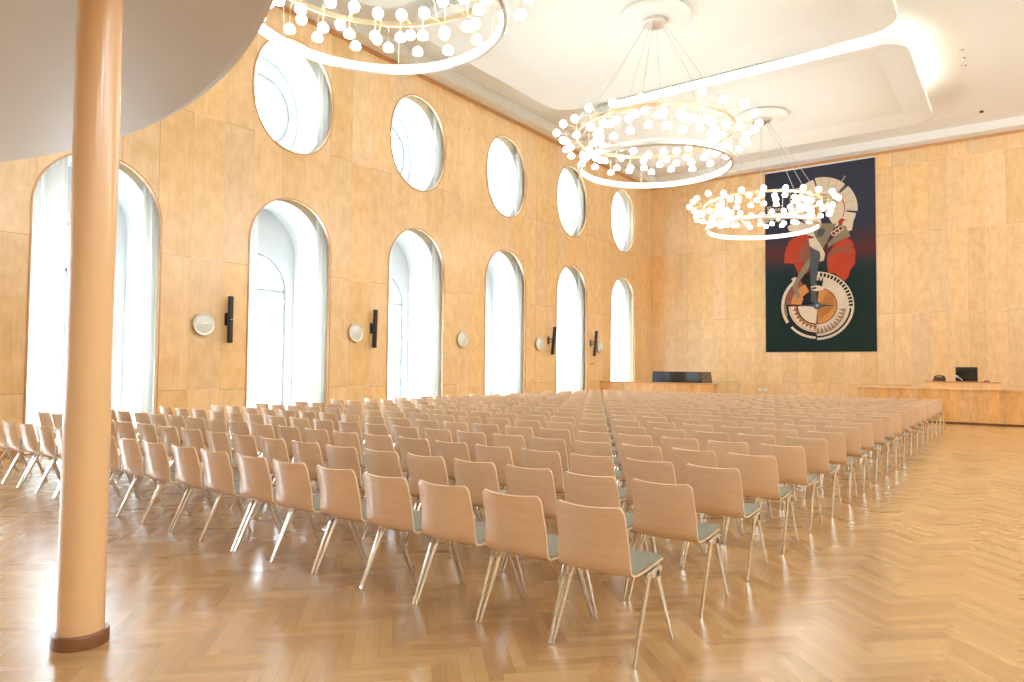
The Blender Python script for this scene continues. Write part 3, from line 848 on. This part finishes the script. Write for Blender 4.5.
def make_chair():
    t = thing('stacking_chair', 'x', 'chair')
    bm = bmesh.new(); shell_bm(bm); obj('shell', bm, [M['beech'], M['ply_edge']], t, angle=50)
    bm = bmesh.new(); pad_bm(bm); obj('seat_pad', bm, M['pad'], t, angle=50)
    for s, e in LEGS:
        bm = bmesh.new(); leg_bm(bm, s, e); obj('leg', bm, M['chrome'], t)
    bm = bmesh.new(); beam_bm(bm); obj('under_frame', bm, M['chrome'], t)
    for s in (-1, 1):
        bm = bmesh.new(); bracket_bm(bm, s); b = obj('side_bracket', bm, M['silver'], t, smooth=False)
        bm = bmesh.new(); knob_bm(bm, s); obj('joint_knob', bm, M['knob'], b)
    return t
def one_mesh_bm(bm):
    shell_bm(bm, 0, 1, fine=False); pad_bm(bm, 2)
    for s, e in LEGS: leg_bm(bm, s, e, 3, 6)
    beam_bm(bm, 3)
    for s in (-1, 1): bracket_bm(bm, s, 3); knob_bm(bm, s, 4)
FARM = [M['beech'], M['ply_edge'], M['pad'], M['chrome'], M['knob']]

SX, SY = .5076, .8963
XC0, YC0 = -1.828, 3.420
ordn = ['first', 'second', 'third', 'fourth', 'fifth', 'sixth', 'seventh', 'eighth', 'ninth', 'tenth', 'eleventh', 'twelfth', 'thirteenth', 'fourteenth', 'fifteenth', 'sixteenth', 'seventeenth', 'eighteenth', 'nineteenth', 'twentieth']
grid = []
for r in range(20):
    for k in range(20):
        x, y = XC0 - k * SX, YC0 + r * SY
        dist = -x * .5946 + y * .804     # depth in front of the camera
        grid.append((dist, r, k, x, y))
grid.sort()
def chair_label(r, k):
    row = '%s row from the camera' % ordn[r]
    if k == 0: seat = 'end seat beside open floor'
    elif k == 19: seat = 'end seat on window side'
    else: seat = '%s seat from open floor' % ordn[k]
    return 'beech chair with grey seat, %s, %s' % (row, seat)
proto = make_chair(); small = None; first = True
rng = random.Random(5)
stuff = bmesh.new()
tmp_me = None
for n_, (dist, r, k, x, y) in enumerate(grid):
    jx, jy, jr = rng.uniform(-.002, .002), rng.uniform(-.010, .010), rng.uniform(-.005, .005)
    grp = 'beech chairs set out in rows'
    if n_ < 300:
        if n_ < 170:
            if first: o = proto; first = False
            else:
                o = proto.copy(); C.objects.link(o)
                for ch in proto.children:
                    c1 = ch.copy(); C.objects.link(c1); c1.parent = o
                    for g in ch.children:
                        c2 = g.copy(); C.objects.link(c2); c2.parent = c1
        else:
            if small is None:
                bm = bmesh.new(); one_mesh_bm(bm); small = obj('stacking_chair', bm, FARM, angle=50); o = small
            else: o = small.copy(); C.objects.link(o)
        o.location = (x + jx, y + jy, 0); o.rotation_euler = (0, 0, jr)
        tag(o, chair_label(r, k), 'chair', grp)
    else:
        if tmp_me is None: tmp_me = small.data
        n0 = len(stuff.verts); stuff.from_mesh(tmp_me); stuff.verts.ensure_lookup_table()
        bmesh.ops.transform(stuff, matrix=Matrix.Translation((x + jx, y + jy, 0)) @ Matrix.Rotation(jr, 4, 'Z'), verts=stuff.verts[n0:])
o = obj('stacking_chairs', stuff, FARM, angle=50)
tag(o, 'pale beech chairs massed in the far rows before the tapestry wall', 'chairs', 'beech chairs set out in rows'); o['kind'] = 'stuff'

# ------------------------------------------------------------------ daylight
w = bpy.data.worlds.new('daylight'); scene.world = w; w.use_nodes = True
bg = w.node_tree.nodes['Background']; bg.inputs[0].default_value = (.83, .955, 1.07, 1); bg.inputs[1].default_value = 10.0
def portal(x, y, z, sx, sz, side):
    L = bpy.data.lights.new('window_portal', 'AREA'); L.shape = 'RECTANGLE'; L.size = sz; L.size_y = sx
    L.cycles.is_portal = True
    o = bpy.data.objects.new('window_portal', L); C.objects.link(o); o.location = (x, y, z)
    o.rotation_euler = (0, -PI / 2 if side < 0 else PI / 2, 0)
for c in centers:
    portal(WX - MAS2 - .05, c, 2.3, 1.9, 3.9, -1); portal(WX - MAS2 - .05, c, 7.6, 1.8, 1.8, -1)
    portal(RX + .35, c, 7.55, 2.2, 2.6, 1)  # daylight through the added openings of the unseen right wall

# ------------------------------------------------------------------ camera and view
cam = bpy.data.cameras.new('camera'); cam.sensor_width = 36; cam.lens = 689.12 * 36 / 1024; cam.clip_end = 200; cam.clip_start = .05
co = bpy.data.objects.new('camera', cam); C.objects.link(co)
ya, pi_, ro = math.radians(36.487), math.radians(2.1887), math.radians(.5026)
fw = Vector((-math.sin(ya) * math.cos(pi_), math.cos(ya) * math.cos(pi_), math.sin(pi_)))
rt = Vector((math.cos(ya), math.sin(ya), 0)); up = rt.cross(fw)
rt2 = rt * math.cos(ro) + up * math.sin(ro); up2 = -rt * math.sin(ro) + up * math.cos(ro)
Mx = Matrix((rt2, up2, -fw)).transposed().to_4x4(); Mx.translation = (0, 0, 1.5); co.matrix_world = Mx
scene.camera = co
scene.view_settings.view_transform = 'Standard'; scene.view_settings.look = 'None'
scene.view_settings.exposure = 0.88; scene.view_settings.gamma = 1; scene.view_settings.use_curve_mapping = False
cy = scene.cycles
cy.use_denoising = True; cy.max_bounces = 10; cy.diffuse_bounces = 6; cy.glossy_bounces = 4; cy.transparent_max_bounces = 8
cy.sample_clamp_indirect = 8; cy.caustics_reflective = False; cy.caustics_refractive = False
